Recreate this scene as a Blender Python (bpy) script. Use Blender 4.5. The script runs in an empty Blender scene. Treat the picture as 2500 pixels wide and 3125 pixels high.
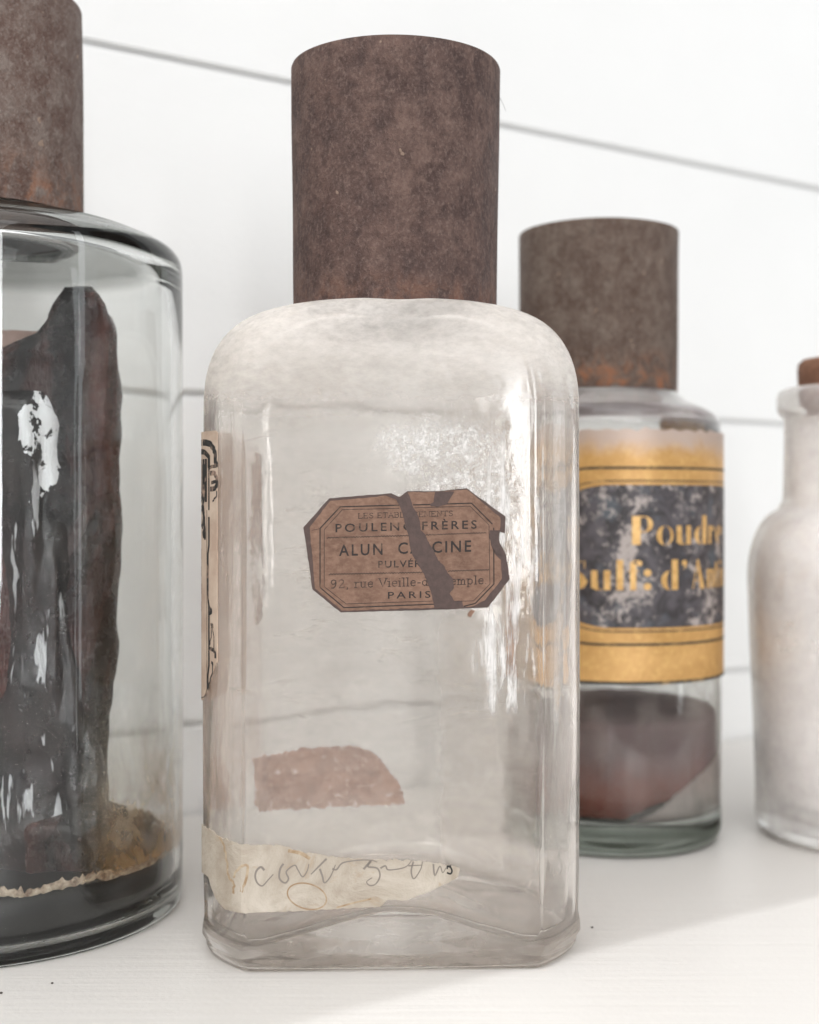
import bpy, bmesh, math, random
from mathutils import Vector, noise
from mathutils.geometry import tessellate_polygon
random.seed(7)
R = math.radians
PI = math.pi
sc = bpy.context.scene
COL = sc.collection

# ------------------------------------------------------------------ camera, world, lamps, exposure
EYE = 0.123
cd = bpy.data.cameras.new('camera')
cam = bpy.data.objects.new('camera', cd); COL.objects.link(cam)
cam.location = (0, 0, EYE); cam.rotation_euler = (R(90 - 0.12), 0, 0)
cd.sensor_fit = 'HORIZONTAL'; cd.sensor_width = 36; cd.lens = 57.6
cd.clip_start = 0.01; cd.clip_end = 50
cd.dof.use_dof = True; cd.dof.focus_distance = 0.353; cd.dof.aperture_fstop = 0.0576 / 0.0049
sc.camera = cam
w = bpy.data.worlds.new('World'); sc.world = w; w.use_nodes = True
w.node_tree.nodes['Background'].inputs[0].default_value = (0.975, 0.985, 1.0, 1)
w.node_tree.nodes['Background'].inputs[1].default_value = 0.32

def area(name, loc, target, sx, sy, power, col=(1, 1, 1), spread=180):
    l = bpy.data.lights.new(name, 'AREA'); l.shape = 'RECTANGLE'; l.size = sx; l.size_y = sy
    l.energy = power; l.color = col; l.spread = R(spread)
    o = bpy.data.objects.new(name, l); COL.objects.link(o); o.location = loc
    o.rotation_euler = (Vector(target) - Vector(loc)).to_track_quat('-Z', 'Y').to_euler()
    return o
area('window_light', (0.42, -1.75, 0.45), (0, 0.45, 0.25), 0.15, 0.95, 6, (0.97, 0.985, 1.0))
area('window_light', (0.84, -1.62, 0.45), (0, 0.45, 0.25), 0.15, 0.95, 6, (0.97, 0.985, 1.0))
area('side_window_light', (1.50, 0.80, 0.35), (0, 0.40, 0.10), 0.50, 1.3, 2.3, (0.90, 0.96, 1.0))
area('side_window_light', (1.50, -0.15, 0.45), (0, 0.42, 0.12), 0.12, 1.3, 1.3, (0.93, 0.97, 1.0))
area('high_fill_light', (-0.2, -1.7, 1.9), (0, 0.4, 0.15), 3.2, 1.5, 27, (1, 1, 1))  # added fill, high behind the camera, clear of the glass reflections
area('overhead_fill_light', (-0.1, -0.15, 1.55), (0.0, 0.25, 0.0), 2.4, 1.6, 17, (1, 0.995, 0.985))  # soft overhead fill, added in place of light bounced off a ceiling
# wall frame: T runs along the wall, N points from the room to the wall
T = Vector((0.836, 0.549, 0)); N = Vector((-0.549, 0.836, 0)); WALL = 0.495
def wl(t, n, z=0): return T * t + N * n + Vector((0, 0, z))
# daylight slanting on to the front strip of the shelf
lo = wl(0.45, -0.173, 0.95)
area('slanting_light', lo, wl(0.45, 0.143, 0), 1.5, 0.258, 0.33, (.95, .97, 1), 0.5)
sc.view_settings.view_transform = 'Standard'; sc.view_settings.look = 'None'
sc.view_settings.gamma = 1; sc.view_settings.exposure = 0.38
sc.render.engine = 'CYCLES'
cy = sc.cycles
cy.max_bounces = 20; cy.transmission_bounces = 18; cy.glossy_bounces = 8; cy.diffuse_bounces = 5
cy.transparent_max_bounces = 16; cy.volume_bounces = 0
cy.caustics_refractive = True; cy.caustics_reflective = True; cy.blur_glossy = 0
cy.sample_clamp_indirect = 30
cy.use_denoising = True
try: cy.denoiser = 'OPENIMAGEDENOISE'
except Exception: pass

# ------------------------------------------------------------------ node helpers
class NT:
    def __init__(s, name):
        s.m = bpy.data.materials.new(name); s.m.use_nodes = True
        s.t = s.m.node_tree; s.t.nodes.clear()
        s.out = s.n('ShaderNodeOutputMaterial')
    def n(s, typ, ins=None, **kw):
        nd = s.t.nodes.new(typ)
        for k, v in kw.items(): setattr(nd, k, v)
        if ins:
            for k, v in ins.items():
                if isinstance(v, bpy.types.NodeSocket): s.t.links.new(v, nd.inputs[k])
                elif v is not None: nd.inputs[k].default_value = v
        return nd
    def obj(s): return s.n('ShaderNodeTexCoord').outputs['Object']
    def map(s, scale=(1, 1, 1), loc=(0, 0, 0), rot=(0, 0, 0), v=None):
        return s.n('ShaderNodeMapping', {'Vector': v or s.obj(), 'Scale': scale, 'Location': loc, 'Rotation': rot}).outputs[0]
    def noise(s, scale, detail=4, rough=.55, v=None, dist=0.0):
        return s.n('ShaderNodeTexNoise', {'Vector': v or s.obj(), 'Scale': scale, 'Detail': detail, 'Roughness': rough, 'Distortion': dist}).outputs[0]
    def ramp(s, fac, *stops):
        nd = s.n('ShaderNodeValToRGB', {'Fac': fac}); e = nd.color_ramp.elements
        while len(e) < len(stops): e.new(0.5)
        for i, (p, c) in enumerate(stops):
            e[i].position = p
            e[i].color = (c, c, c, 1) if isinstance(c, (int, float)) else (*c, 1)
        return nd.outputs[0]
    def mix(s, f, a, b):
        nd = s.n('ShaderNodeMix', data_type='RGBA')
        for i, v in ((0, f), (6, a), (7, b)):
            if isinstance(v, bpy.types.NodeSocket): s.t.links.new(v, nd.inputs[i])
            else: nd.inputs[i].default_value = v if i == 0 else (*v, 1)
        return nd.outputs[2]
    def math(s, op, a, b=0.0, c=None, clamp=False):
        nd = s.n('ShaderNodeMath', operation=op, use_clamp=clamp)
        for i, v in enumerate((a, b, c)):
            if v is None: continue
            if isinstance(v, bpy.types.NodeSocket): s.t.links.new(v, nd.inputs[i])
            else: nd.inputs[i].default_value = v
        return nd.outputs[0]
    def xyz(s):
        nd = s.n('ShaderNodeSeparateXYZ', {0: s.obj()}); return nd.outputs[0], nd.outputs[1], nd.outputs[2]
    def rng(s, v, a, b, c=0.0, d=1.0):
        return s.n('ShaderNodeMapRange', {0: v, 1: a, 2: b, 3: c, 4: d}, interpolation_type='SMOOTHSTEP').outputs[0]
    def bump(s, h, strength, dist, nrm=None):
        return s.n('ShaderNodeBump', {'Height': h, 'Strength': strength, 'Distance': dist, 'Normal': nrm}).outputs[0]
    def pbr(s, **kw):
        ins = {'Roughness': 0.6}
        for k, v in kw.items():
            k = {'color': 'Base Color', 'rough': 'Roughness', 'metal': 'Metallic', 'nrm': 'Normal', 'coat': 'Coat Weight',
                 'spec': 'Specular IOR Level', 'sss': 'Subsurface Weight', 'crough': 'Coat Roughness'}[k]
            if k == 'Base Color' and isinstance(v, tuple): v = (*v, 1)
            ins[k] = v
        return s.n('ShaderNodeBsdfPrincipled', ins).outputs[0]
    def end(s, sh, vol=None):
        s.t.links.new(sh, s.out.inputs[0])
        if vol is not None: s.t.links.new(vol, s.out.inputs[1])
        return s.m
    def mixs(s, f, a, b):
        nd = s.n('ShaderNodeMixShader', {0: f}); s.t.links.new(a, nd.inputs[1]); s.t.links.new(b, nd.inputs[2]); return nd.outputs[0]

def white_paint(name, base=(.83, .82, .80), grain_rot=0.0):
    t = NT(name)
    v = t.map(scale=(3, 90, 90), rot=(0, 0, grain_rot))
    g = t.noise(4, 6, .6, v); f = t.noise(9, 4)
    c = t.mix(t.ramp(f, (.3, 0), (.75, 1)), tuple(x * .955 for x in base), base)
    b = t.bump(g, .28, .0007); b = t.bump(t.noise(260, 4, .6), .14, .0005, b); b = t.bump(t.noise(700, 3), .2, .0003, b)
    return t.end(t.pbr(color=c, rough=.42, nrm=b, spec=.4))
M_WALL = white_paint('white_wall_paint', (.815, .81, .798), -math.atan2(T.y, T.x))
M_SHELF = white_paint('white_shelf_paint', (.615, .592, .565), -math.atan2(T.y, T.x))

def glass_mat(name, tint, haze=None, rough=0.0, bumps=((60, .15, .0006),), foot=None, ior=1.48):
    """solid glass; haze(t) gives (mask, colour) of the dust or residue on it"""
    t = NT(name); nrm = None
    for scl, st, di in bumps: nrm = t.bump(t.noise(scl, 3, .5, t.map(scale=(1, 1, .6))), st, di, nrm)
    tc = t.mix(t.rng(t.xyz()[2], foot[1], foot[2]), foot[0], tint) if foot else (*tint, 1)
    g = t.n('ShaderNodeBsdfGlass', {'Color': tc, 'Roughness': rough(t) if callable(rough) else rough, 'IOR': ior, 'Normal': nrm}).outputs[0]
    sh = g
    if haze:
        for mask, col, kind in haze(t):
            if kind == 'gloss':
                bb = t.bump(t.noise(420, 5, .7, t.map(scale=(1, 1, .45))), 1.0, .0012)
                d = t.n('ShaderNodeBsdfGlass', {'Color': (1, 1, 1, 1), 'Roughness': .16, 'IOR': 1.45, 'Normal': bb}).outputs[0]
            else:
                d1 = t.n('ShaderNodeBsdfDiffuse', {0: col if isinstance(col, bpy.types.NodeSocket) else (*col, 1)}).outputs[0]
                d2 = t.n('ShaderNodeBsdfTranslucent', {0: col if isinstance(col, bpy.types.NodeSocket) else (*col, 1)}).outputs[0]
                d = t.mixs(.32, d1, d2)
            sh = t.mixs(mask, sh, d)
    return t.end(sh)

def rust_mat(name, cols, orange=0.0, zlo=0, zhi=1, streak=0.0, seed=0.0):
    t = NT(name); x, y, z = t.xyz()
    v = t.map(loc=(seed, seed * .7, seed * 1.3), rot=(0, streak, 0), scale=(1, 1, .75))
    big = t.noise(38, 7, .66, v, .1); mid = t.noise(150, 7, .72, v, .15); fine = t.noise(1100, 4, .7, v)
    c = t.mix(t.ramp(big, (.36, 0), (.66, 1)), cols[0], cols[1])
    c = t.mix(t.ramp(mid, (.40, 0), (.68, 1)), cols[2], c)
    c = t.mix(t.math('MULTIPLY', t.ramp(t.noise(320, 5, .7, v), (.52, 0), (.72, 1)), .55), c, cols[1])
    c = t.mix(t.math('MULTIPLY', t.ramp(fine, (.5, 0), (.72, 1)), .5), c, cols[3])
    c = t.mix(t.math('MULTIPLY', t.ramp(t.noise(380, 4, .7, t.map(loc=(seed, 9, 4))), (.56, 0), (.70, 1)), .4), c, tuple(q * .45 for q in cols[2]))
    if orange:
        m = t.math('MULTIPLY', t.rng(z, zhi, zlo, 0, 1), t.ramp(t.noise(150, 6, .7, v, .6), (.46, 0), (.62, 1)))
        c = t.mix(t.math('MULTIPLY', m, orange), c, (.30, .115, .05))
    # a few pale chips
    ch = t.ramp(t.noise(230, 2, .5, t.map(loc=(3 + seed, 1, 2))), (.735, 0), (.75, 1))
    c = t.mix(t.math('MULTIPLY', ch, .6), c, (.38, .27, .2))
    b = t.bump(mid, .9, .0016); b = t.bump(t.noise(420, 5, .75, v), 1.0, .0009, b); b = t.bump(fine, .5, .0003, b)
    r = t.rng(big, .3, .7, .55, .85)
    return t.end(t.pbr(color=c, rough=r, nrm=b, spec=.35))

def flat_mat(name, col, rough=.7, var=.12, scale=300, bump=.2, bd=.0003, col2=None, **kw):
    t = NT(name); f = t.noise(scale, 5, .6)
    c2 = col2 or tuple(min(1, x * (1 + var * 2)) for x in col)
    c = t.mix(t.ramp(f, (.35, 0), (.65, 1)), col, c2)
    return t.end(t.pbr(color=c, rough=rough, nrm=t.bump(f, bump, bd), **kw))

def ink_mat(name, ink, paper, lo=.30, hi=.5, scale=500):
    t = NT(name); f = t.noise(scale, 4, .65); g = t.noise(90, 3)
    m = t.ramp(t.math('ADD', t.math('MULTIPLY', f, .6), t.math('MULTIPLY', g, .4)), (lo, 0), (hi, 1))
    return t.end(t.pbr(color=t.mix(m, paper, ink), rough=.75))

def pale_material():
    t = NT('tan_label_paper')
    a = t.noise(70, 6, .65, None, .5); b = t.noise(500, 5, .7, t.map(scale=(1, 1, 1.6)))
    c = t.mix(t.ramp(a, (.32, 0), (.7, 1)), (.135, .074, .050), (.235, .135, .094))
    c = t.mix(t.math('MULTIPLY', t.ramp(b, (.42, 0), (.7, 1)), .45), c, (.36, .225, .16))
    c = t.mix(t.math('MULTIPLY', t.ramp(t.noise(160, 6, .75, t.map(loc=(2, 5, 1))), (.58, 0), (.7, 1)), .5), c, (.115, .06, .042))
    n = t.bump(a, .5, .0012); n = t.bump(b, .5, .00025, n)
    return t.end(t.pbr(color=c, rough=.62, nrm=n, spec=.3))

# ------------------------------------------------------------------ mesh helpers
def link(name, verts, faces, mats, parent=None, smooth=True, midx=None, auto=None):
    me = bpy.data.meshes.new(name); me.from_pydata([tuple(v) for v in verts], [], faces); me.update()
    for m in (mats if isinstance(mats, (list, tuple)) else [mats]): me.materials.append(m)
    if midx: me.polygons.foreach_set('material_index', midx)
    if smooth: me.polygons.foreach_set('use_smooth', [True] * len(me.polygons))
    bm = bmesh.new(); bm.from_mesh(me); bmesh.ops.recalc_face_normals(bm, faces=bm.faces)
    if auto:
        for e in bm.edges:
            if len(e.link_faces) == 2 and e.calc_face_angle() > auto: e.smooth = False
    bm.to_mesh(me); bm.free()
    o = bpy.data.objects.new(name, me); COL.objects.link(o)
    if parent: o.parent = parent
    return o
def thing(name, label, cat, loc, rz=0, group=None):
    o = bpy.data.objects.new(name, None); COL.objects.link(o); o.empty_display_size = .02
    o.location = loc; o.rotation_euler = (0, 0, rz); tag(o, label, cat, group); return o
def tag(o, label, cat, group=None, kind=None):
    if label: o['label'] = label
    if cat: o['category'] = cat
    if group: o['group'] = group
    if kind: o['kind'] = kind
    return o
def skin(name, rings, mats, parent, close_start=True, close_end=True, midx_fn=None, auto=None, loop=False):
    n = len(rings[0]); v = [p for r in rings for p in r]; f = []; mi = []
    m = len(rings)
    for i in range(m if loop else m - 1):
        i2 = (i + 1) % m
        for j in range(n):
            k = (j + 1) % n
            f.append((i * n + j, i * n + k, i2 * n + k, i2 * n + j)); mi.append(midx_fn(i) if midx_fn else 0)
    for flag, i in ((close_start, 0), (close_end, m - 1)):
        if flag and not loop:
            c = Vector((0, 0, 0))
            for p in rings[i]: c += Vector(p)
            v.append(tuple(c / n)); ci = len(v) - 1
            for j in range(n): f.append((i * n + j, i * n + (j + 1) % n, ci)); mi.append(midx_fn(i) if midx_fn else 0)
    return link(name, v, f, mats, parent, True, mi, auto)
def foot(prof): return [(r_, z - .001 * max(0, 1 - z / .006)) for r_, z in prof]
def lathe(name, prof, mats, parent, n=128, loop=False, wob=0.0, off=(0, 0), midx_fn=None, auto=None, cs=True, ce=True, seed=0):
    rings = []
    for i, (r, z) in enumerate(prof):
        ring = []
        for j in range(n):
            a = 2 * PI * j / n
            rr = r + (wob * noise.noise((math.cos(a) * 1.3 + seed, math.sin(a) * 1.3, z * 25)) if r > 1e-4 else 0)
            ring.append((off[0] + rr * math.cos(a), off[1] + rr * math.sin(a), z))
        rings.append(ring)
    return skin(name, rings, mats, parent, cs, ce, midx_fn, auto, loop)
def arc(cx, cz, r, a0, a1, n, rz=None):
    rz = rz or r
    return [(cx + r * math.cos(R(a0 + (a1 - a0) * i / n)), cz + rz * math.sin(R(a0 + (a1 - a0) * i / n))) for i in range(n + 1)]
def jag(pts, step, amp, closed=True, seed=0):
    out = []; m = len(pts)
    for i in range(m if closed else m - 1):
        a = Vector(pts[i]); b = Vector(pts[(i + 1) % m]); L = (b - a).length; k = max(1, int(L / step))
        d = (b - a) / L if L else Vector((0, 0)); nn = Vector((-d.y, d.x))
        for q in range(k):
            p = a + (b - a) * q / k
            if q: p += nn * amp * (noise.noise((p.x * 900 + seed, p.y * 900, seed)) + .7 * random.uniform(-1, 1))
            out.append(tuple(p))
    if not closed: out.append(tuple(pts[-1]))
    return out
def plate(name, poly, surf, off, th, mat, parent, bevel=True):
    """a sheet cut to the outline poly (s,z), laid on surf(s,z,offset) with a thickness th"""
    tris = tessellate_polygon([[Vector((p[0], p[1], 0)) for p in poly]])
    n = len(poly); v = [surf(s, z, off) for s, z in poly] + [surf(s, z, off + th) for s, z in poly]
    f = [tuple(i + n for i in t) for t in tris] + [tuple(t) for t in tris]
    for i in range(n): f.append((i, (i + 1) % n, (i + 1) % n + n, i + n))
    return link(name, v, f, mat, parent, False)
def band(name, s0, s1, n, top, bot, surf, off, th, mat, parent, rows=10):
    """a sheet that bends with the surface: columns from s0 to s1 between bot(s) and top(s)"""
    v = []; f = []
    for layer in (off, off + th):
        for i in range(n + 1):
            s = s0 + (s1 - s0) * i / n; a, b = bot(s), top(s)
            for j in range(rows + 1): v.append(surf(s, a + (b - a) * j / rows, layer))
    q = rows + 1; L = (n + 1) * q
    for i in range(n):
        for j in range(rows):
            k = i * q + j; f += [(k, k + q, k + q + 1, k + 1), (k + L, k + 1 + L, k + q + 1 + L, k + q + L)]
        f += [(i * q, (i + 1) * q, (i + 1) * q + L, i * q + L), (i * q + rows, (i + 1) * q + rows, (i + 1) * q + rows + L, i * q + rows + L)]
    for j in range(rows):
        f += [(j, j + 1, j + 1 + L, j + L), (n * q + j, n * q + j + 1, n * q + j + 1 + L, n * q + j + L)]
    return link(name, v, f, mat, parent, False)
def ribbons(name, strokes, surf, off, mat, parent):
    """strokes: list of (points, width); each drawn as a thin printed or written line"""
    v = []; f = []
    for pts, wd in strokes:
        P = []
        for i in range(len(pts) - 1):
            a = Vector(pts[i]); b = Vector(pts[i + 1]); k = max(1, int((b - a).length / .0012))
            P += [a + (b - a) * q / k for q in range(k)]
        P.append(Vector(pts[-1])); base = len(v)
        for i, p in enumerate(P):
            d = (P[min(i + 1, len(P) - 1)] - P[max(i - 1, 0)]); d = d.normalized() if d.length else Vector((1, 0))
            nn = Vector((-d.y, d.x)) * (wd(i / max(1, len(P) - 1)) if callable(wd) else wd) / 2
            for sg in (-1, 1):
                q = p + nn * sg; v.append(surf(q.x, q.y, off))
        for i in range(len(P) - 1): k = base + 2 * i; f.append((k, k + 2, k + 3, k + 1))
    return link(name, v, f, mat, parent, False)
def smoothp(pts, n=6, closed=False):
    out = []; m = len(pts)
    for i in range(m if closed else m - 1):
        g = lambda k: Vector(pts[k % m] if closed else pts[min(max(k, 0), m - 1)])
        a, b, c, d = g(i - 1), g(i), g(i + 1), g(i + 2)
        for q in range(n):
            t = q / n
            out.append(tuple(.5 * ((2 * b) + (c - a) * t + (2 * a - 5 * b + 4 * c - d) * t * t + (3 * b - a - 3 * c + d) * t ** 3)))
    if not closed: out.append(tuple(pts[-1]))
    return out
def glyph_text(txt, spacing=1.0, weight=0.0):
    c = bpy.data.curves.new('lettering', 'FONT'); c.body = txt; c.size = 1; c.space_character = spacing; c.offset = weight
    c.resolution_u = 3
    o = bpy.data.objects.new('lettering', c); COL.objects.link(o)
    dg = bpy.context.evaluated_depsgraph_get(); dg.update()
    me = o.evaluated_get(dg).to_mesh()
    v = [(p.co.x, p.co.y) for p in me.vertices]; f = [tuple(p.vertices) for p in me.polygons]
    o.evaluated_get(dg).to_mesh_clear(); bpy.data.objects.remove(o); bpy.data.curves.remove(c)
    return v, f
def put_text(name, rows, surf, off, mat, parent):
    """rows: (text, x0, x1, baseline at x0, baseline at x1, cap height, spacing, weight) in label coordinates through cv"""
    V = []; F = []
    for txt, x0, x1, y0, y1, h, sp, wt, cv in rows:
        v, f = glyph_text(txt, sp, wt)
        a = min(p[0] for p in v); b = max(p[0] for p in v); base = len(V)
        for px, py in v:
            u = (px - a) / (b - a); X = x0 + (x1 - x0) * u; Y = y0 + (y1 - y0) * u - py / .70 * h
            s, z = cv(X, Y); V.append(surf(s, z, off))
        F += [tuple(i + base for i in q) for q in f]
    return link(name, V, F, mat, parent, False)

# stroke alphabet with slab serifs (unit height 1), for the two small roman lines
SG = {'L': ([[(.15, 0), (.15, 1)], [(.15, 0), (.7, 0), (.7, .25)]], [(.15, 1), (.15, 0)], .8),
 'E': ([[(.15, 0), (.15, 1)], [(.15, 1), (.68, 1), (.68, .8)], [(.15, .52), (.55, .52)], [(.15, 0), (.7, 0), (.7, .22)]], [(.12, 1), (.12, 0)], .85),
 'S': ([[(.66, .8), (.6, .95), (.4, 1), (.18, .92), (.15, .72), (.3, .57), (.55, .46), (.68, .28), (.6, .06), (.38, 0), (.2, .05), (.13, .24)]], [], .82),
 'T': ([[(.4, 0), (.4, 1)], [(.05, .78), (.05, 1), (.75, 1), (.75, .78)]], [(.4, 0)], .85),
 'A': ([[(.08, 0), (.42, 1), (.78, 0)], [(.2, .35), (.66, .35)]], [(.08, 0), (.78, 0)], .9),
 'B': ([[(.15, 0), (.15, 1), (.5, 1), (.65, .88), (.62, .62), (.5, .53), (.15, .53)], [(.5, .53), (.7, .42), (.7, .12), (.5, 0), (.15, 0)]], [(.12, 1), (.12, 0)], .85),
 'M': ([[(.12, 0), (.14, 1), (.5, .1), (.86, 1), (.88, 0)]], [(.12, 1), (.12, 0), (.88, 1), (.88, 0)], 1.05),
 'N': ([[(.14, 0), (.14, 1), (.74, 0), (.74, 1)]], [(.12, 1), (.14, 0), (.74, 1)], .92),
 'I': ([[(.2, 0), (.2, 1)]], [(.2, 0), (.2, 1)], .42),
 'V': ([[(.08, 1), (.42, 0), (.76, 1)]], [(.08, 1), (.76, 1)], .85),
 '9': ([[(.55, .72), (.45, .5), (.25, .48), (.12, .68), (.2, .93), (.38, 1), (.55, .9), (.6, .6), (.5, .2), (.3, 0), (.15, .05)]], [], .75),
 '2': ([[(.12, .75), (.2, .95), (.38, 1), (.55, .88), (.55, .65), (.3, .3), (.1, .03), (.6, .03), (.62, .2)]], [], .75),
 ',': ([[(.15, .05), (.2, -.05), (.12, -.2)]], [], .35), '-': ([[(.08, .35), (.4, .35)]], [], .48), '.': ([[(.12, .0), (.14, .06)]], [], .3),
 'r': ([[(.18, 0), (.18, .65)], [(.18, .45), (.32, .64), (.48, .6)]], [(.18, 0), (.12, .65)], .55),
 'u': ([[(.15, .65), (.15, .15), (.25, 0), (.45, .05), (.52, .2)], [(.52, .65), (.52, 0)]], [(.12, .65), (.5, .65), (.58, 0)], .72),
 'e': ([[(.12, .36), (.54, .36), (.5, .58), (.32, .66), (.14, .55), (.1, .3), (.18, .06), (.35, 0), (.54, .12)]], [], .64),
 'i': ([[(.18, 0), (.18, .65)], [(.17, .88), (.18, .96)]], [(.18, 0), (.12, .65)], .38),
 'l': ([[(.18, 0), (.18, 1)]], [(.18, 0), (.12, 1)], .38),
 'd': ([[(.5, .5), (.3, .66), (.12, .5), (.1, .2), (.28, 0), (.5, .14)], [(.52, 0), (.52, 1)]], [(.58, 0), (.45, 1)], .7),
 'm': ([[(.15, 0), (.15, .65)], [(.15, .45), (.3, .65), (.45, .5), (.45, 0)], [(.45, .45), (.62, .65), (.76, .5), (.76, 0)]], [(.12, .65), (.15, 0), (.45, 0), (.76, 0)], .95),
 'p': ([[(.15, -.3), (.15, .65)], [(.15, .5), (.35, .66), (.55, .5), (.55, .2), (.38, 0), (.15, .14)]], [(.12, .65), (.15, -.3)], .7),
 'T ': None, ' ': ([], [], .45)}
def slab_strokes(txt, x0, x1, y0, y1, h, wd, cv):
    tot = sum(SG[c][2] for c in txt); out = []; x = 0.0
    k = (x1 - x0) / tot
    for c in txt:
        st, se, adv = SG[c]
        def P(p): X = x0 + (x + p[0]) * k; return cv(X, y0 + (y1 - y0) * (X - x0) / (x1 - x0) - p[1] * h)
        for s in st: out.append(([P(p) for p in s], wd))
        for q in se: out.append(([P((q[0] - .14, q[1])), P((q[0] + .14, q[1]))], wd * .75))
        x += adv
    return out

# ------------------------------------------------------------------ the wall of boards
def box(name, t0, t1, n0, n1, z0, z1, mat, parent=None, bev=.0006, wob=0.0, seed=0):
    bm = bmesh.new()
    vs = [bm.verts.new(wl(t, n, z)) for t in (t0, t1) for n in (n0, n1) for z in (z0, z1)]
    for q in ((0, 1, 3, 2), (4, 6, 7, 5), (0, 4, 5, 1), (2, 3, 7, 6), (0, 2, 6, 4), (1, 5, 7, 3)): bm.faces.new([vs[i] for i in q])
    bmesh.ops.recalc_face_normals(bm, faces=bm.faces)
    bmesh.ops.bevel(bm, geom=bm.edges[:], offset=bev, segments=2, affect='EDGES')
    me = bpy.data.meshes.new(name); bm.to_mesh(me); bm.free(); me.materials.append(mat)
    o = bpy.data.objects.new(name, me); COL.objects.link(o)
    if parent: o.parent = parent
    return o
wall = box('wall', -1.6, 2.2, WALL + .0026, WALL + .04, -.25, 1.05, M_WALL, bev=.001); tag(wall, None, None, kind='structure')
PITCH = .1345
for k in range(-1, 7):
    z0 = .0355 + PITCH * (k - 1) + .0011; z1 = .0355 + PITCH * k - .0011
    box('plank', -1.6, 2.2, WALL + random.uniform(-.0003, .0003), WALL + .0024, z0, z1, M_WALL, wall, bev=.0009)
shelf = box('shelf', -1.55, 2.15, .150, WALL - .0012, -.031, -.001, M_SHELF, bev=.002)
tag(shelf, 'white painted wooden shelf that all the apothecary bottles stand on', 'shelf')

# ------------------------------------------------------------------ the square bottle in the middle
A, B, RX, RY = .0525, .036, .0125, .0165
def plan(a, b, rx, ry, p=1.6, nf=20, nc=12, ns=8):
    """outline of a rounded rectangle, anticlockwise from the middle of the front (-y) face"""
    def cor(sx, sy, a0, a1):
        o = []
        for i in range(nc + 1):
            t = R(a0 + (a1 - a0) * i / nc); c, s = abs(math.cos(t)) ** p, abs(math.sin(t)) ** p
            o.append((sx * (a - rx + rx * c), sy * (b - ry + ry * s)))
        return o
    def seg(p0, p1, k): return [(p0[0] + (p1[0] - p0[0]) * i / k, p0[1] + (p1[1] - p0[1]) * i / k) for i in range(1, k)]
    c1 = cor(1, -1, 90, 0); c2 = cor(1, 1, 0, 90); c3 = cor(-1, 1, 90, 0); c4 = cor(-1, -1, 0, 90)
    return [(0, -b)] + seg((0, -b), c1[0], nf // 2) + c1 + seg(c1[-1], c2[0], ns) + c2 + seg(c2[-1], c3[0], nf) + c3 + seg(c3[-1], c4[0], ns) + c4 + seg(c4[-1], (0, -b), nf // 2)
NX = .0014   # the neck stands a little off centre
def bring(a, b, rx, ry, z, u=0.0, p=1.6, zf=None):
    return [(x + NX * u, y, zf(x, y) if zf else z) for x, y in plan(a, b, rx, ry, p)]
def wav(x, y, z, amp): return amp * (noise.noise((x * 38, y * 38 + 9, z * 30)) + .5 * noise.noise((x * 110, y * 110, z * 60)))
ZS, ZT, AN, BN = .1515, .1808, .0262, .0262
def outer_level(t):
    c = math.cos(t) ** .82; s = math.sin(t) ** .86 if t > 0 else 0
    return dict(a=AN + (A - AN) * c, b=BN + (B - BN) * c ** .8, rx=.0258 + (RX - .0258) * c, ry=.0258 + (RY - .0258) * c, z=ZS + (ZT - ZS) * s, u=1 - c, p=1.6 - .6 * (1 - c))
rings = []; mid = []
def add(r, m): rings.append(r); mid.append(m)
for f_, z in ((.15, .0022), (.45, .002), (.75, .0012)): add(bring(A * f_, B * f_, RX * f_, RY * f_, z), 0)
for i in range(7):
    t = R(90 * i / 6); d = .0030 * (1 - math.sin(t)); add(bring(A - .0005 - d, B - .0005 - d, RX - d * .4, RY - d * .4, .0036 * (1 - math.cos(t))), 0)
add(bring(A + .0004, B + .0003, RX, RY, .0052), 0); add(bring(A + .0003, B + .0003, RX, RY, .0075), 0); add(bring(A - .0002, B, RX, RY, .0105), 0)
for i in range(1, 13): add(bring(A + .0003 * math.sin(i / 12 * PI), B, RX, RY, .0105 + (ZS - .0105) * i / 12), 0)
for i in range(1, 19):
    L = outer_level(R(90 * i / 18 * .985)); add(bring(L['a'], L['b'], L['rx'], L['ry'], L['z'], L['u'], L['p']), 0)
add(bring(AN - .0002, BN - .0002, .0255, .0255, .186, 1, 1), 0); add(bring(AN - .0002, BN - .0002, .0255, .0255, .212, 1, 1), 0)
W = .0030
add(bring(AN - W, BN - W, .0225, .0225, .212, 1, 1), 1); add(bring(AN - W, BN - W, .0225, .0225, .184, 1, 1), 1)
for i in range(18, -1, -1):
    L = outer_level(R(90 * i / 18 * .985)); k = W + .0012 * math.sin(R(90 * i / 18)); r = bring(L['a'] - W, L['b'] - W, max(.004, L['rx'] - W), max(.004, L['ry'] - W), L['z'] - k, L['u'], L['p'])
    add([(x * (1 + wav(x, y, z, .012)), y * (1 + wav(y, x, z, .012)), z) for x, y, z in r], 1)
def hump(x): return .0048 + .0090 * (.5 + .5 * math.cos(PI * min(1, abs(x - .001) / .044))) ** 1.15
for i in range(11, 1, -1):
    z = .012 + (ZS - .014) * i / 12
    r = bring(A - W, B - W, RX - W * .7, RY - W * .7, z)
    add([(x * (1 + wav(x, y, z, .014)), y * (1 + wav(y, x, z, .016)), z) for x, y, z in r], 1)
for i in range(9):
    t = R(90 * i / 8); d = .005 * (1 - math.cos(t)); q = .005 * (1 - math.sin(t))
    add(bring(A - W - d, B - W - d, RX - W * .7 - d * .3, RY - W * .7 - d * .3, 0, zf=lambda x, y, q=q: hump(x) + q + .0004 * noise.noise((x * 120, y * 120, 3))), 1)
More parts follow.
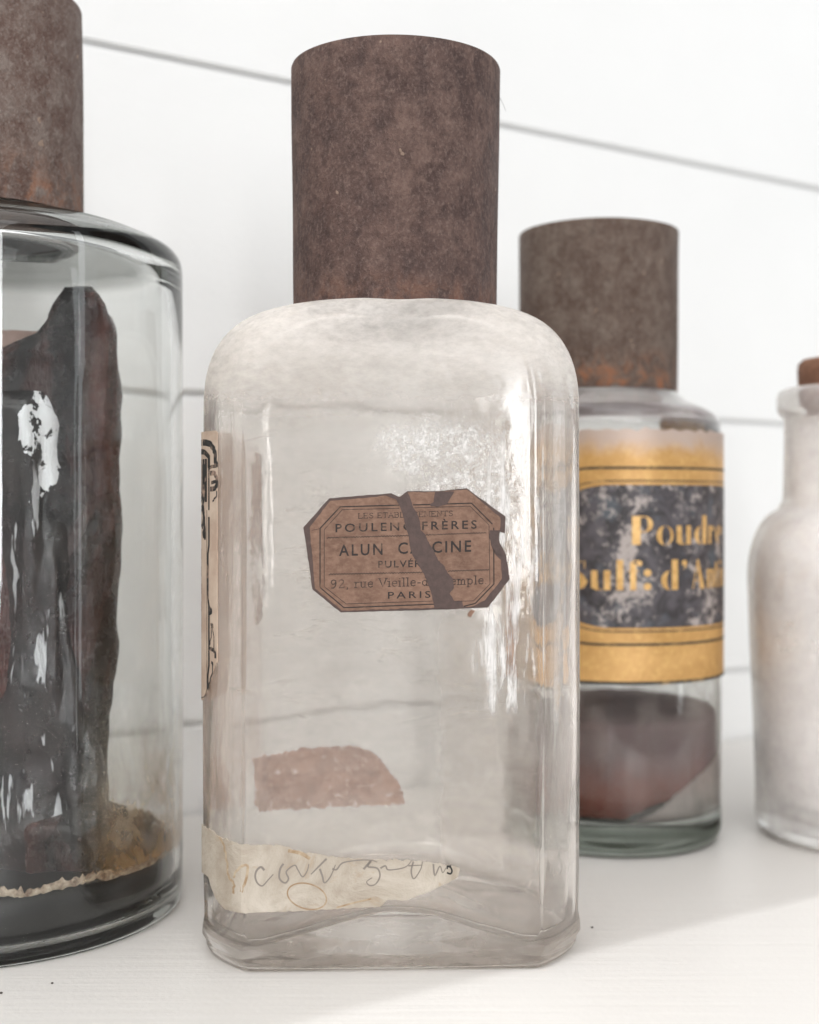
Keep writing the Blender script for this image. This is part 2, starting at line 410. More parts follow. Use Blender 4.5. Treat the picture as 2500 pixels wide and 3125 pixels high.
for f_ in (.8, .6, .4, .2, .07):
    a_, b_ = (A - W - .005) * f_, (B - W - .005) * f_
    add(bring(a_, b_, RX * f_ * .8, RY * f_ * .8, 0, zf=lambda x, y: hump(x) + .0015 * math.exp(-(y / .015) ** 2) * math.exp(-(x / .03) ** 2) + .0006 * noise.noise((x * 90, y * 90, 3))), 1)

def haze_outer(t):
    x, y, z = t.xyz(); n1 = t.noise(32, 6, .62, t.map(scale=(1, 1, 1.9), loc=(1.3, 0, .4)), .5); n2 = t.noise(260, 5, .7, t.map(scale=(1, 1, 2)))
    dust = t.math('MULTIPLY', t.rng(z, .138, .170), t.ramp(n1, (.22, .42), (.62, .80)))
    dust = t.math('MULTIPLY', dust, t.ramp(n2, (.3, .75), (.6, 1)))
    film = t.math('MULTIPLY', t.ramp(n1, (.35, .06), (.7, .20)), t.ramp(n2, (.3, .6), (.65, 1)))
    # a few smears of old paste round the label
    p = t.noise(75, 6, .72, t.map(scale=(.55, 1, 1.7), loc=(0, 0, 3)), 1.2)
    sm = t.math('MULTIPLY', t.ramp(p, (.58, 0), (.68, .30)), t.rng(z, .165, .135))
    sm = t.math('MULTIPLY', sm, t.rng(z, .045, .075))
    c = t.mix(n2, (.76, .71, .66), (.91, .87, .83))
    # crystalline residue, upper right, its window glare painted white, with streaks running down
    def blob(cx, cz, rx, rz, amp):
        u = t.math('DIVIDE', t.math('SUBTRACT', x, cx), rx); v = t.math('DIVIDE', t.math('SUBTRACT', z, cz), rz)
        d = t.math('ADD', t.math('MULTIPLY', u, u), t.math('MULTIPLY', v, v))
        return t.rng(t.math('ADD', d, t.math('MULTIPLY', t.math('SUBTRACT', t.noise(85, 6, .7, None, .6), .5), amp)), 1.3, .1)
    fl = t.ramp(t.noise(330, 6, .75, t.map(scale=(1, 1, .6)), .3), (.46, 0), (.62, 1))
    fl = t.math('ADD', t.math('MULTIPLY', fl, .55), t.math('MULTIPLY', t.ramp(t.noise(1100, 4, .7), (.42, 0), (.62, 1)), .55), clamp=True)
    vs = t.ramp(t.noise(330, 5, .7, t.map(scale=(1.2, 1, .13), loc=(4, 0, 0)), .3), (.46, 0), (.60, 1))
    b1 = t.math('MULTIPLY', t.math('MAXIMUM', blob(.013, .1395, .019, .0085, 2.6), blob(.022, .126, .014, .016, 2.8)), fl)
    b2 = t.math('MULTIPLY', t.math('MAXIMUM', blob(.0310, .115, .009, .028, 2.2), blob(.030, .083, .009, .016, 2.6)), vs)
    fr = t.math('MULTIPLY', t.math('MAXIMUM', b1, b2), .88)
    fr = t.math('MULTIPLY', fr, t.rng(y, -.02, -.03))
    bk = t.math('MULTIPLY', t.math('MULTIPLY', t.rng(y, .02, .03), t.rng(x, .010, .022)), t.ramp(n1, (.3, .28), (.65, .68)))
    return [(t.math('MAXIMUM', t.math('MAXIMUM', dust, film), bk), c, 'd'), (sm, (.55, .48, .41), 'd'), (fr, (.95, .94, .93), 'd')]
def haze_inner(t):
    x, y, z = t.xyz()
    u = t.math('DIVIDE', t.math('SUBTRACT', x, .021), .021); v = t.math('DIVIDE', t.math('SUBTRACT', z, .128), .027)
    d = t.math('ADD', t.math('MULTIPLY', u, u), t.math('MULTIPLY', v, v))
    nz = t.noise(70, 6, .7, t.map(scale=(1, 1, .6)), .8)
    m = t.math('MULTIPLY', t.rng(t.math('ADD', d, t.math('MULTIPLY', t.math('SUBTRACT', nz, .5), 3.2)), 1.25, .3), t.rng(y, .0, -.01))
    st = t.math('MULTIPLY', t.rng(t.noise(60, 5, .7, t.map(scale=(1.6, 1, .12), loc=(4, 0, 0))), .54, .62), t.rng(x, .024, .034))
    st = t.math('MULTIPLY', st, t.rng(z, .03, .06))
    f = t.math('MULTIPLY', t.ramp(t.noise(26, 6, .6, t.map(scale=(1, 1, 1.2))), (.35, .02), (.75, .09)), 1)
    lf = t.math('MULTIPLY', t.math('MULTIPLY', t.rng(x, -.038, -.044), t.rng(z, .150, .138)), t.math('MULTIPLY', t.rng(z, .034, .046), t.ramp(t.noise(45, 6, .65, t.map(scale=(1, 1, .35), loc=(7, 0, 0))), (.35, .10), (.65, .36))))
    return [(f, (.92, .86, .83), 'd'), (lf, (.66, .50, .41), 'd'), (t.math('MAXIMUM', t.math('MULTIPLY', m, .9), t.math('MULTIPLY', st, .8)), (1, 1, 1), 'gloss')]
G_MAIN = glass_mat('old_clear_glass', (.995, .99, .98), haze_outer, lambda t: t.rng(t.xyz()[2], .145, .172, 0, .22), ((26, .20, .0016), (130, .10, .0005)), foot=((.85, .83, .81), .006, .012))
G_MAIN_IN = glass_mat('old_clear_glass_inside', (.995, .985, .975), haze_inner, .02, ((30, .25, .002), (150, .15, .0006)), foot=((.85, .83, .81), .008, .015))
sq = thing('square_bottle', 'tall clear square-shouldered glass bottle with torn brown label on its front, in the centre', 'bottle', (-.0055, .386, 0), R(2.0))
rings = [[(x, y, z - .001 * max(0, 1 - z / .006) if m == 0 else z) for x, y, z in rg] for rg, m in zip(rings, mid)]
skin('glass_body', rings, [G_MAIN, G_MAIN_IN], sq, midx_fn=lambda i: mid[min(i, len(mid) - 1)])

def cap(name, r0, r1, z0, z1, mat, parent, off=(0, 0), tilt=0.0, seed=0):
    h = z1 - z0
    prof = [(r0 - .0008, z0), (r0, z0 + .0002)] + [(r0 + (r1 - r0) * k / 14, z0 + h * k / 14) for k in range(1, 14)]
    prof += [(r1, z1 - .0007), (r1 - .0002, z1 - .0002), (r1 - .0009, z1), (r1 - .0016, z1 - .0006), (r1 * .5, z1 - .0008), (.001, z1 - .0008)]
    inner = [(.001, z1 - .0018), (r1 - .0010, z1 - .0018), (r0 - .0010, z0 + .001)]
    o = lathe(name, prof + inner, mat, parent, n=160, loop=False, wob=.0005, off=off, auto=R(40), cs=False, ce=False, seed=seed)
    # join the inner lip to the outer edge so that the tin has a thickness
    me = o.data; bm = bmesh.new(); bm.from_mesh(me); n = 160; bm.verts.ensure_lookup_table()
    last = (len(prof) + len(inner) - 1) * n
    for j in range(n): bm.faces.new((bm.verts[j], bm.verts[(j + 1) % n], bm.verts[last + (j + 1) % n], bm.verts[last + j])).smooth = True
    bmesh.ops.recalc_face_normals(bm, faces=bm.faces); bm.to_mesh(me); bm.free()
    return o
M_CAP1 = rust_mat('brown_rusted_tin', ((.120, .066, .052), (.205, .132, .108), (.064, .036, .031), (.27, .19, .16)), .25, .181, .190, .5)
M_CAP2 = rust_mat('grey_brown_rusted_tin', ((.150, .100, .074), (.195, .152, .124), (.092, .056, .041), (.24, .20, .17)), 1.0, .168, .184, .2, 4.0)
M_CAP3 = rust_mat('streaked_rusted_tin', ((.170, .118, .096), (.270, .225, .198), (.110, .062, .048), (.33, .28, .25)), .8, .208, .236, .75, 9.0)
cap('cap', .0299, .0306, .1797, .2520, M_CAP1, sq, (NX, 0), seed=1)

def surf_sq_table():
    P = plan(A + .0003, B, RX, RY, 1.6, 60, 40, 24); n = len(P); S = [0.0]; Q = [P[0]]
    for i in range(1, n + 1): S.append(S[-1] + math.dist(P[i - 1], P[i % n])); Q.append(P[i % n])
    return S, Q
_S, _Q = surf_sq_table(); _LEN = _S[-1]
import bisect
def surf_sq(s, z, off):
    u = s % _LEN; i = min(max(bisect.bisect_right(_S, u) - 1, 0), len(_S) - 2)
    def nrm(k):
        a = _Q[(k - 1) % (len(_Q) - 1)]; b = _Q[(k + 1) % (len(_Q) - 1)]; dx, dy = b[0] - a[0], b[1] - a[1]; L = math.hypot(dx, dy); return (dy / L, -dx / L)
    f = (u - _S[i]) / max(1e-9, _S[i + 1] - _S[i]); a, b = _Q[i], _Q[i + 1]; na, nb = nrm(i), nrm(i + 1)
    nx, ny = na[0] + (nb[0] - na[0]) * f, na[1] + (nb[1] - na[1]) * f; L = math.hypot(nx, ny)
    return (a[0] + (b[0] - a[0]) * f + nx / L * off, a[1] + (b[1] - a[1]) * f + ny / L * off, z)
def s_of_x(x):
    """arc length (negative, round the front left corner) of the outline point with this x"""
    best = min((abs(q[0] - x), s - _LEN) for s, q in zip(_S, _Q) if q[1] < -B + RY + .001 and q[0] < 0 and s > _LEN / 2)
    return best[1]
K = 8.75e-5
def front(px, py):   # drawing units of the traced front face -> metres on that face
    x = (px - 1250) * K + .0055; z = EYE - (py - 1559) * K
    return (x if x > -.0400 else s_of_x(max(x * 1.0, -.0526))), z

# --- torn octagonal label on the front
LB = lambda X, Y: front(900 + .3826 * X, 1470 + .3826 * Y)
def LP(pts): return [LB(*p) for p in pts]
M_BACK = flat_mat('dark_brown_glue_layer', (.062, .037, .031), .6, .2, 700, .5, .0002)
M_PAPER = pale_material()
M_INK = ink_mat('worn_black_ink', (.022, .016, .014), (.20, .12, .08), .30, .46)
M_INKF = ink_mat('faded_black_ink', (.04, .025, .02), (.22, .13, .09), .30, .48)
lab = plate('torn_label', jag(LP([(32, 375), (238, 145), (735, 104), (755, 128), (800, 132), (860, 88), (1080, 88), (1335, 64), (1450, 150), (1645, 290), (1640, 425), (1600, 412), (1590, 480), (1650, 600), (1680, 790), (1505, 1018), (1300, 1025), (1250, 1030), (330, 1055), (105, 872)]), .0012, .00008), surf_sq, .00008, .00022, M_BACK, sq)
lab['label'] = 'torn brown octagonal label with black printing, split by a dark diagonal tear'
plate('paper', jag(LP([(82, 378), (246, 165), (690, 124), (760, 150), (860, 98), (1076, 93), (1335, 76), (1440, 160), (1605, 300), (1600, 400), (1560, 402), (1515, 430), (1530, 520), (1560, 590), (1610, 640), (1615, 790), (1480, 960), (1380, 1008), (1290, 1012), (340, 1040), (125, 862)]), .0008, .00012, seed=3), surf_sq, .00031, .00010, M_PAPER, lab)
frame = [([(165, 855), (165, 385), (325, 213), (795, 200)], 9), ([(905, 198), (1372, 184), (1540, 352)], 9), ([(1550, 380), (1552, 830), (1402, 985), (1310, 1008)], 9), ([(1080, 990), (355, 1016), (165, 855)], 9),
         ([(198, 848), (198, 395), (342, 236), (795, 226)], 4.5), ([(915, 222), (1360, 208), (1512, 358), (1520, 830), (1388, 965), (1230, 966)], 4.5), ([(1062, 965), (372, 986), (198, 848)], 4.5),
         ([(100, 400), (160, 388)], 3)]
ribbons('frame_line', [(LP(p), wd * .3826 * K) for p, wd in frame], surf_sq, .00044, M_INK, lab)
def wavy(x0, x1, y0, y1): return [(x0 + (x1 - x0) * i / int((x1 - x0) / 5), y0 + (y1 - y0) * i / int((x1 - x0) / 5) + 4.5 * math.sin(i * 5 / 22 * 2 * PI)) for i in range(int((x1 - x0) / 5) + 1)]
ribbons('wavy_rule', [(LP(p), 5.5 * .3826 * K) for p in (wavy(218, 880, 460, 442), wavy(1000, 1490, 438, 420), wavy(235, 985, 750, 736), wavy(1185, 1512, 726, 716))], surf_sq, .00044, M_INK, lab)
u1 = .3826 * K
put_text('lettering', [('POULENC FRÈRES', 288, 1415, 415, 386, 66, 1.35, .012, LB),
    ('ALUN', 315, 662, 604, 594, 90, 1.3, .014, LB), ('CALCINE', 785, 1370, 588, 570, 90, 1.25, .014, LB),
    ('PULVÉRISÉ', 627, 1100, 698, 690, 54, 1.2, .012, LB), ('PARIS', 705, 1045, 945, 938, 54, 1.35, .008, LB)], surf_sq, .00044, M_INK, lab)
ribbons('small_lettering', slab_strokes('LES ETABLISSEMENTS', 465, 1228, 306, 285, 40, 6 * u1, LB) + slab_strokes('92, rue Vieille-du-Temple.', 243, 1500, 862, 828, 66, 8.5 * u1, LB), surf_sq, .00044, M_INKF, lab)
tears = [[(690, 122), (745, 112), (800, 135), (858, 92), (885, 150), (905, 215), (935, 260), (960, 330), (965, 400), (1000, 430), (1020, 480), (1070, 560), (1105, 640), (1150, 680), (1180, 740), (1225, 790), (1232, 860), (1198, 905), (1235, 965), (1300, 970), (1310, 1028), (1075, 1022), (1070, 985), (1050, 900), (1010, 790), (975, 720), (935, 650), (900, 600), (878, 520), (868, 440), (845, 380), (830, 300), (800, 210), (770, 155)],
         [(1080, 92), (1235, 90), (1200, 150), (1175, 195), (1110, 212), (1045, 210), (1042, 190), (1070, 175)],
         [(1520, 400), (1560, 400), (1590, 420), (1595, 500), (1600, 560), (1620, 600), (1570, 585), (1540, 540), (1515, 460)]]
for i, tp in enumerate(tears): plate('tear', jag(LP(tp), .0005, .00010, seed=i), surf_sq, .00046, .00006, M_BACK, lab)
plate('scrap', LP([(1345, 1060), (1370, 1035), (1402, 1042), (1380, 1075), (1365, 1098), (1340, 1085)]), surf_sq, .00015, .0003, M_PAPER, lab)

# --- torn cream strip with pencil writing near the foot
HB = lambda X, Y: front(600 + .4754 * X, 2540 + .4754 * Y)
def paper_cream():
    t = NT('cream_label_paper'); a = t.noise(60, 6, .65, None, .6); b = t.noise(420, 5, .7)
    c = t.mix(t.ramp(a, (.35, 0), (.68, 1)), (.34, .285, .225), (.54, .485, .415))
    c = t.mix(t.math('MULTIPLY', t.ramp(t.noise(130, 5, .7, t.map(loc=(3, 3, 1)), 1), (.58, 0), (.72, 1)), .55), c, (.36, .26, .165))
    n = t.bump(a, .7, .0018); n = t.bump(b, .5, .0004, n)
    return t.end(t.pbr(color=c, rough=.75, nrm=n, spec=.2))
M_CREAM = paper_cream()
top_c = LP2 = [HB(*p) for p in [(22, 45), (60, 48), (100, 66), (160, 68), (330, 84), (440, 84), (520, 86), (600, 118), (720, 140), (900, 172), (1130, 184), (1400, 196), (1600, 226), (1660, 243)]]
bot_c = [HB(*p) for p in [(22, 360), (45, 410), (80, 480), (150, 522), (350, 517), (620, 510), (1000, 492), (1145, 488), (1200, 442), (1310, 450), (1450, 398), (1580, 340), (1650, 300), (1660, 255)]]
def interp(tab, seed, amp):
    def f(s):
        if s <= tab[0][0]: z = tab[0][1]
        elif s >= tab[-1][0]: z = tab[-1][1]
        else:
            for (a, za), (b, zb) in zip(tab, tab[1:]):
                if a <= s <= b: z = za + (zb - za) * (s - a) / max(1e-9, b - a); break
        return z + amp * (noise.noise((s * 700, seed, 0)) + .6 * noise.noise((s * 2300, seed, 4)))
    return f
cream = band('cream_label', top_c[0][0] - .006, top_c[-1][0], 150, interp(top_c, 1, .0007), interp(bot_c, 5, .00025), surf_sq, .00008, .00025, M_CREAM, sq, rows=12)
cream['label'] = 'torn cream paper strip with faded pencil handwriting near the foot'
M_PENCIL = ink_mat('faded_pencil', (.22, .19, .165), (.38, .34, .28), .30, .42, 700)
M_STAIN = ink_mat('brown_stain_line', (.30, .20, .115), (.48, .39, .28), .36, .55, 500)
M_BLACK = flat_mat('black_print', (.012, .011, .010), .6)
hand = [([(408, 246), (385, 225), (357, 250), (350, 292), (366, 330), (396, 345), (430, 310), (465, 272)], 9),
        ([(530, 205), (508, 240), (505, 300), (540, 328), (562, 300), (548, 255), (600, 215), (622, 245), (652, 290), (682, 250), (692, 208)], 8),
        ([(805, 175), (740, 240), (705, 275)], 8), ([(762, 240), (778, 285), (792, 330), (830, 290), (862, 215)], 8),
        ([(842, 240), (870, 245), (905, 205), (980, 190), (1080, 186), (1130, 200)], 7),
        ([(1042, 245), (1090, 192), (1070, 228), (1130, 240), (1147, 290), (1120, 340), (1082, 350), (1062, 325), (1098, 300)], 8),
        ([(1150, 240), (1182, 225), (1200, 250), (1270, 245), (1320, 228), (1352, 190)], 7),
        ([(1362, 198), (1348, 260), (1365, 310), (1408, 250), (1420, 200)], 7), ([(1330, 226), (1420, 222)], 6),
        ([(1490, 215), (1500, 290), (1532, 230), (1550, 272), (1572, 240)], 7), ([(950, 330), (1000, 470)], 0.1)]
ribbons('handwriting', [([HB(*q) for q in smoothp(p, 5)], lambda u, wd=wd: wd * (1.7 - .9 * u) * .4754 * K) for p, wd in hand[:-1]], surf_sq, .00036, M_PENCIL, cream)
ribbons('numeral', [([HB(*q) for q in smoothp([(1578, 233), (1600, 238), (1610, 262), (1600, 280), (1577, 272)], 5)], 11 * .4754 * K), ([HB(1605, 229), HB(1578, 229), HB(1580, 250)], 10 * .4754 * K)], surf_sq, .00037, M_BLACK, cream)
stn = [([(680 + 125 * math.cos(t / 20 * 2 * PI), 415 + 82 * math.sin(t / 20 * 2 * PI) + 22 * math.cos(t / 20 * 2 * PI)) for t in range(21)], 6),
       ([(115, 65), (150, 130), (165, 200), (180, 300), (215, 340), (208, 405)], 13), ([(212, 300), (250, 232), (300, 215), (292, 300), (262, 385)], 11),
       ([(560, 122), (640, 140), (700, 175)], 14), ([(870, 490), (980, 460), (1090, 436)], 7)]
ribbons('stain_line', [([HB(*q) for q in smoothp(p, 5)], wd * 1.5 * .4754 * K) for p, wd in stn], surf_sq, .00035, M_STAIN, cream)

# --- ornamental label that wraps the left side
def side(px, py):
    x = (px - 1250) * 9.12e-5 + .0055; z = EYE - (py - 1559) * 9.12e-5
    return (s_of_x(x) if x > -.0519 else s_of_x(-.0519) + (x + .0519) * 4.5), z
SB = lambda X, Y: side(590 + .4086 * X, 1300 + .4086 * Y)
M_TAN = flat_mat('tan_side_paper', (.40, .29, .22), .7, .15, 120, .6, .0006, col2=(.52, .41, .32))
s_r = SB(190, 700)[0]; s_top = SB(100, 60)[1]; s_bot = SB(100, 2060)[1]
def side_top(s): return s_top + .0002 * noise.noise((s * 900, 0, 1)) - (.004 * max(0, (s - SB(170, 60)[0]) / .004) ** 2)
def side_bot(s): return s_bot + .0115 * max(0, min(1, (s - SB(60, 0)[0]) / .010)) ** 1.4 + .0003 * noise.noise((s * 900, 0, 7))
sidel = band('ornamental_label', -.088, s_r, 60, side_top, side_bot, surf_sq, .00010, .00028, M_TAN, sq, rows=24)
sidel['label'] = 'tan paper label with black scrollwork border wrapped round the left side'
orn = [([(20, 135), (60, 138), (120, 148), (160, 180), (180, 240), (190, 325)], 26), ([(20, 205), (60, 205), (100, 222), (128, 262), (128, 330)], 22), ([(128, 330), (150, 322), (190, 320)], 14),
       ([(128, 330), (130, 480), (124, 640)], 12), ([(122, 690), (122, 900), (118, 1160), (122, 1340), (122, 1700), (120, 1960)], 14), ([(108, 640), (104, 1100), (104, 1500), (104, 1960), (90, 2010), (60, 2040)], 4),
       ([(135, 370), (180, 375), (195, 440), (180, 480), (140, 486)], 20), ([(150, 440), (190, 430)], 14), ([(190, 500), (188, 540), (160, 575)], 8),
       ([(125, 1350), (150, 1380), (125, 1400), (128, 1340)], 16), ([(155, 1480), (140, 1600), (130, 1660), (175, 1650), (155, 1480)], 7), ([(150, 1470), (156, 1500)], 16), ([(125, 1660), (150, 1655), (180, 1680), (182, 1720)], 14),
       ([(155, 1760), (158, 1810), (135, 1900), (122, 1965)], 8), ([(152, 1755), (156, 1775)], 12)]
orn += [([(x, 262), (x, 500 + 80 * (i % 2))], 22) for i, x in enumerate((46, 62, 78, 96))] + [([(60 + 12 * (i % 2), 520 + 90 * i), (84 - 9 * (i % 3), 580 + 90 * i)], 26) for i in range(4)]
orn += [([(x, 300), (x, 560 + 60 * (i % 2))], 16) for i, x in enumerate((52, 72, 90))] + [([(60, 620), (84, 700), (90, 860)], 20), ([(45, 520), (75, 640), (70, 780)], 16)] + [([(45, y), (60, y + 60), (52, y + 120)], 6) for y in (900, 1030, 1160, 1290)]
ribbons('scrollwork', [([SB(*q) for q in smoothp(p, 4)], wd * 1.9 * .4086 * K) for p, wd in orn], surf_sq, .00042, ink_mat('black_scroll_ink', (.015, .013, .012), (.30, .20, .15), .36, .46, 420), sidel)

# --- what is left of the label on the back
t = NT('reddish_paper_remnant'); a_ = t.noise(130, 6, .7, None, .6); b_ = t.noise(420, 4, .7)
c_ = t.mix(t.ramp(a_, (.36, 0), (.62, 1)), (.31, .165, .115), (.50, .32, .25))
c_ = t.mix(t.math('MULTIPLY', t.ramp(b_, (.60, 0), (.66, 1)), .8), c_, (.85, .74, .68))
M_REM = t.end(t.pbr(color=c_, rough=.75, nrm=t.bump(b_, .6, .0006)))
def back(x, z, off): return (x, B + off, z)
plate('back_label_remnant', jag([(-.0470, .0290), (-.044, .0262), (.0045, .0285), (.0015, .037), (-.004, .0445), (-.0095, .0470), (-.025, .0462), (-.0470, .0440)], .0005, .0006), back, .0001, .0003, M_REM, sq)
def rem_mat():
    t = NT('thin_paper_remnant'); m = t.ramp(t.noise(90, 6, .7, t.map(scale=(1, 1, .5))), (.40, 0), (.58, .8))
    tr = t.n('ShaderNodeBsdfTransparent').outputs[0]
    return t.end(t.mixs(m, tr, t.pbr(color=(.34, .235, .19), rough=.8)))
M_REM2 = rem_mat()
plate('side_remnant', jag([(-.0470, .086), (-.0415, .088), (-.0395, .100), (-.0405, .122), (-.0415, .140), (-.0455, .141), (-.0470, .13)], .0008, .0004), back, .0001, .0002, M_REM2, sq)
plate('side_remnant', jag([(.0368, .0700), (.0405, .0690), (.0412, .0960), (.0375, .0970)], .0008, .0004, seed=4), lambda x, z, off: (x, B - W - .0012 - off, z), .0001, .0002, flat_mat('brown_remnant', (.24, .155, .11), .7, .3, 150), sq)

# ------------------------------------------------------------------ generic round glass
def round_glass(name, outer, inner, mats, parent, n=160, wob=.0004, seed=0):
    """outer: profile from the centre of the foot to the rim; inner: from the rim back to the floor centre"""
    prof = foot(outer) + inner; k = len(outer) - 1
    o = lathe(name, prof, mats, parent, n=n, wob=wob, midx_fn=lambda i: 0 if i < k else 1, seed=seed)
    return o

# ------------------------------------------------------------------ large jar on the left
def pol(px_angle, d): return (d * math.sin(R(px_angle)), d * math.cos(R(px_angle)))
jx, jy = pol(-18.0, .430)
RJ = .0612
def jar_haze(t):
    x, y, z = t.xyz(); n = t.noise(55, 6, .65, t.map(scale=(1, 1, .7)), .6)
    low = t.rng(z, .085, .018)
    low = t.math('MULTIPLY', low, t.rng(z, .0165, .0205))
    m = t.math('MULTIPLY', t.math('MULTIPLY', low, t.ramp(n, (.34, 0), (.58, 1))), t.rng(x, .038, .050))
    st = t.ramp(t.math('ADD', t.math('MULTIPLY', z, 14), t.math('MULTIPLY', n, .5)), (.45, 1.0), (1.15, 0.0))
    c = t.mix(st, (.66, .57, .42), (.46, .23, .06))
    f = t.ramp(n, (.4, .0), (.75, .03))
    return [(f, (.78, .74, .68), 'd'), (t.math('MULTIPLY', m, .62), c, 'd')]
G_JAR = glass_mat('grey_clear_glass', (.965, .97, .965), None, 0, ((22, .02, .0016),), ior=1.42, foot=((.42, .43, .42), .2090, .2035))  # dark shoulder band: internal reflection in the thick glass, put into the tint
G_JAR_IN = glass_mat('grey_clear_glass_inside', (.965, .97, .965), jar_haze, 0, ((18, .15, .0022),), ior=1.42)
jar = thing('large_round_jar', 'large round clear glass jar holding black glossy slabs, cut off by the left edge', 'jar', (jx, jy, 0))
def dense(pr, k=4): return [(pr[i][0] + (pr[i + 1][0] - pr[i][0]) * q / k, pr[i][1] + (pr[i + 1][1] - pr[i][1]) * q / k) for i in range(len(pr) - 1) for q in range(k)] + [pr[-1]]
oj = [(.002, .0012), (.03, .0012), (.050, .0006)] + arc(RJ - .0022, .0030, .0022, -90, 0, 8, .0030) + [(RJ, .02), (RJ + .0002, .06), (RJ + .0001, .12), (RJ + .0001, .17), (RJ, .196)] + smoothp([(RJ, .1975), (RJ - .0005, .2010), (RJ - .0026, .2042), (RJ - .0075, .2068), (.046, .2096), (.037, .2116), (.030, .2136), (.0270, .2160), (.0268, .25)], 6)
ij = smoothp([(.0235, .25), (.0235, .2130), (.0270, .2094), (.036, .2070), (.045, .2050), (RJ - .0100, .2016), (RJ - .0055, .1975), (RJ - .0037, .1900)], 6) + [(RJ - .0035, .17), (RJ - .0035, .10), (RJ - .0028, .04), (RJ - .0022, .012), (RJ - .0026, .0050), (RJ - .0055, .0022), (.03, .0020), (.002, .0024)]
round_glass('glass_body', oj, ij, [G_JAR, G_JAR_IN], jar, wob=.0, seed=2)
jcap = cap('cap', .0302, .0298, .2138, .2800, M_CAP3, jar, seed=5)

# contents of the jar
def blackm(name, c1, c2, rough, spec=.45, crust=False):  # crust: paints white window glints into the colour
    t = NT(name); a = t.noise(40, 5, .6, t.map(scale=(1, 1, .4)), .8); b = t.noise(210, 5, .7)
    c = t.mix(t.ramp(a, (.4, 0), (.66, 1)), c1, c2)
    if crust:   # white window glints painted into the colour of the front slab
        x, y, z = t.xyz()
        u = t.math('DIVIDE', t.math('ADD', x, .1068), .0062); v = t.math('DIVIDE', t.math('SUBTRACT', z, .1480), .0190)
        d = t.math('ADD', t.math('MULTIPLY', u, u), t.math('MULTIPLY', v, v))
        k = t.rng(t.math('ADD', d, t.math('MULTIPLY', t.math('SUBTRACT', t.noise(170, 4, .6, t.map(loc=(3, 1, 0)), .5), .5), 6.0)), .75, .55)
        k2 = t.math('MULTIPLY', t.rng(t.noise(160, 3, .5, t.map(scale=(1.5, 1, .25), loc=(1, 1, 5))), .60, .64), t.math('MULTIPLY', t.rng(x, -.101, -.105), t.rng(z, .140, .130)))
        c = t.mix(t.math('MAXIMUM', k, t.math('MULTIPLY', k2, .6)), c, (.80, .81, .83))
    n = t.bump(a, .5, .006); n = t.bump(t.noise(120, 5, .7, t.map(scale=(1.6, 1, .35))), .55, .003, n); n = t.bump(b, .3, .0009, n)
    return t.end(t.pbr(color=c, rough=t.rng(b, .3, .7, rough, rough + .3), nrm=n, spec=spec))
M_SLAB = blackm('black_brown_resin', (.007, .005, .005), (.085, .032, .026), .10)
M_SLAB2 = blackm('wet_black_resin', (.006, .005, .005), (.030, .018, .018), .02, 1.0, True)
M_TAR = flat_mat('black_tar', (.003, .003, .0032), .35, .5, 90, .05, .0003, spec=.3)
def slab(name, outline, cx, cy, depth, ang, mat, seed, nz=60):
    """a standing slab: outline is a list of (z, left, right), depth its thickness, with lumpy faces"""
    rr = []
    for i in range(nz + 1):
        z = outline[0][0] + (outline[-1][0] - outline[0][0]) * i / nz
        for a, b in zip(outline, outline[1:]):
            if a[0] <= z <= b[0] + 1e-9: f = (z - a[0]) / (b[0] - a[0]); l = a[1] + (b[1] - a[1]) * f; r_ = a[2] + (b[2] - a[2]) * f; break
        f2 = min(1, (outline[-1][0] - z) / .006 + .25)
        ring = []
        for j in range(48):
            t = 2 * PI * j / 48; c, s = math.cos(t), math.sin(t)
            px = (l + r_) / 2 + (r_ - l) / 2 * math.copysign(abs(c) ** .55, c); py = depth / 2 * f2 * math.copysign(abs(s) ** .75, s)
            dd = (2.0 if mat is M_SLAB2 else 1) * .0030 * noise.noise((px * 190 + seed * 3, py * 60, z * 16)) + .0022 * noise.noise((px * 70 + seed, py * 70, z * 35)) + .0008 * noise.noise((px * 260, py * 260 + seed, z * 160))
            px += dd * c; py += dd * s * 1.4
            ring.append((cx + px * math.cos(ang) - py * math.sin(ang), cy + px * math.sin(ang) + py * math.cos(ang), z))
        rr.append(ring)
    return skin(name, rr, mat, None)
def J(x, y): return (x - jx, y - jy)
def jz(py, Y=.40): return EYE - (py - 1559) * Y / 4000
def jxx(px, Y=.40): return (px - 1250) * Y / 4000
sl = [(jz(2740), -.142, jxx(335)), (jz(2300), -.142, jxx(338)), (jz(1800), -.142, jxx(345)), (jz(1770), -.142, jxx(355)), (jz(1300), -.142, jxx(357)), (jz(1120), -.137, jxx(357)), (jz(1060), jxx(60), jxx(356)), (jz(1010), jxx(140), jxx(354)), (jz(960), jxx(175), jxx(345)), (jz(915), jxx(190), jxx(312)), (jz(875), jxx(196), jxx(290))]
s1 = slab('resin_slab', [(z, l, r) for z, l, r in sl], 0, .402, .016, R(2), M_SLAB, 1)
tag(s1, 'tall black glossy slab with a pointed top standing inside the large jar', 'resin slab', 'lumps of dark resin in the large jar')
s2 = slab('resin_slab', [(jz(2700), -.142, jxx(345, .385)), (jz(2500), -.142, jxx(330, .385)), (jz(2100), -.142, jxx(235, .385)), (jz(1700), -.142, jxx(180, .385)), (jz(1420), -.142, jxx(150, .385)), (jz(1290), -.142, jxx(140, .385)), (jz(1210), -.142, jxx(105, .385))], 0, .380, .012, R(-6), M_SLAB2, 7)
tag(s2, 'shorter lumpy black slab in front of the tall pointed slab in the large jar', 'resin slab', 'lumps of dark resin in the large jar')
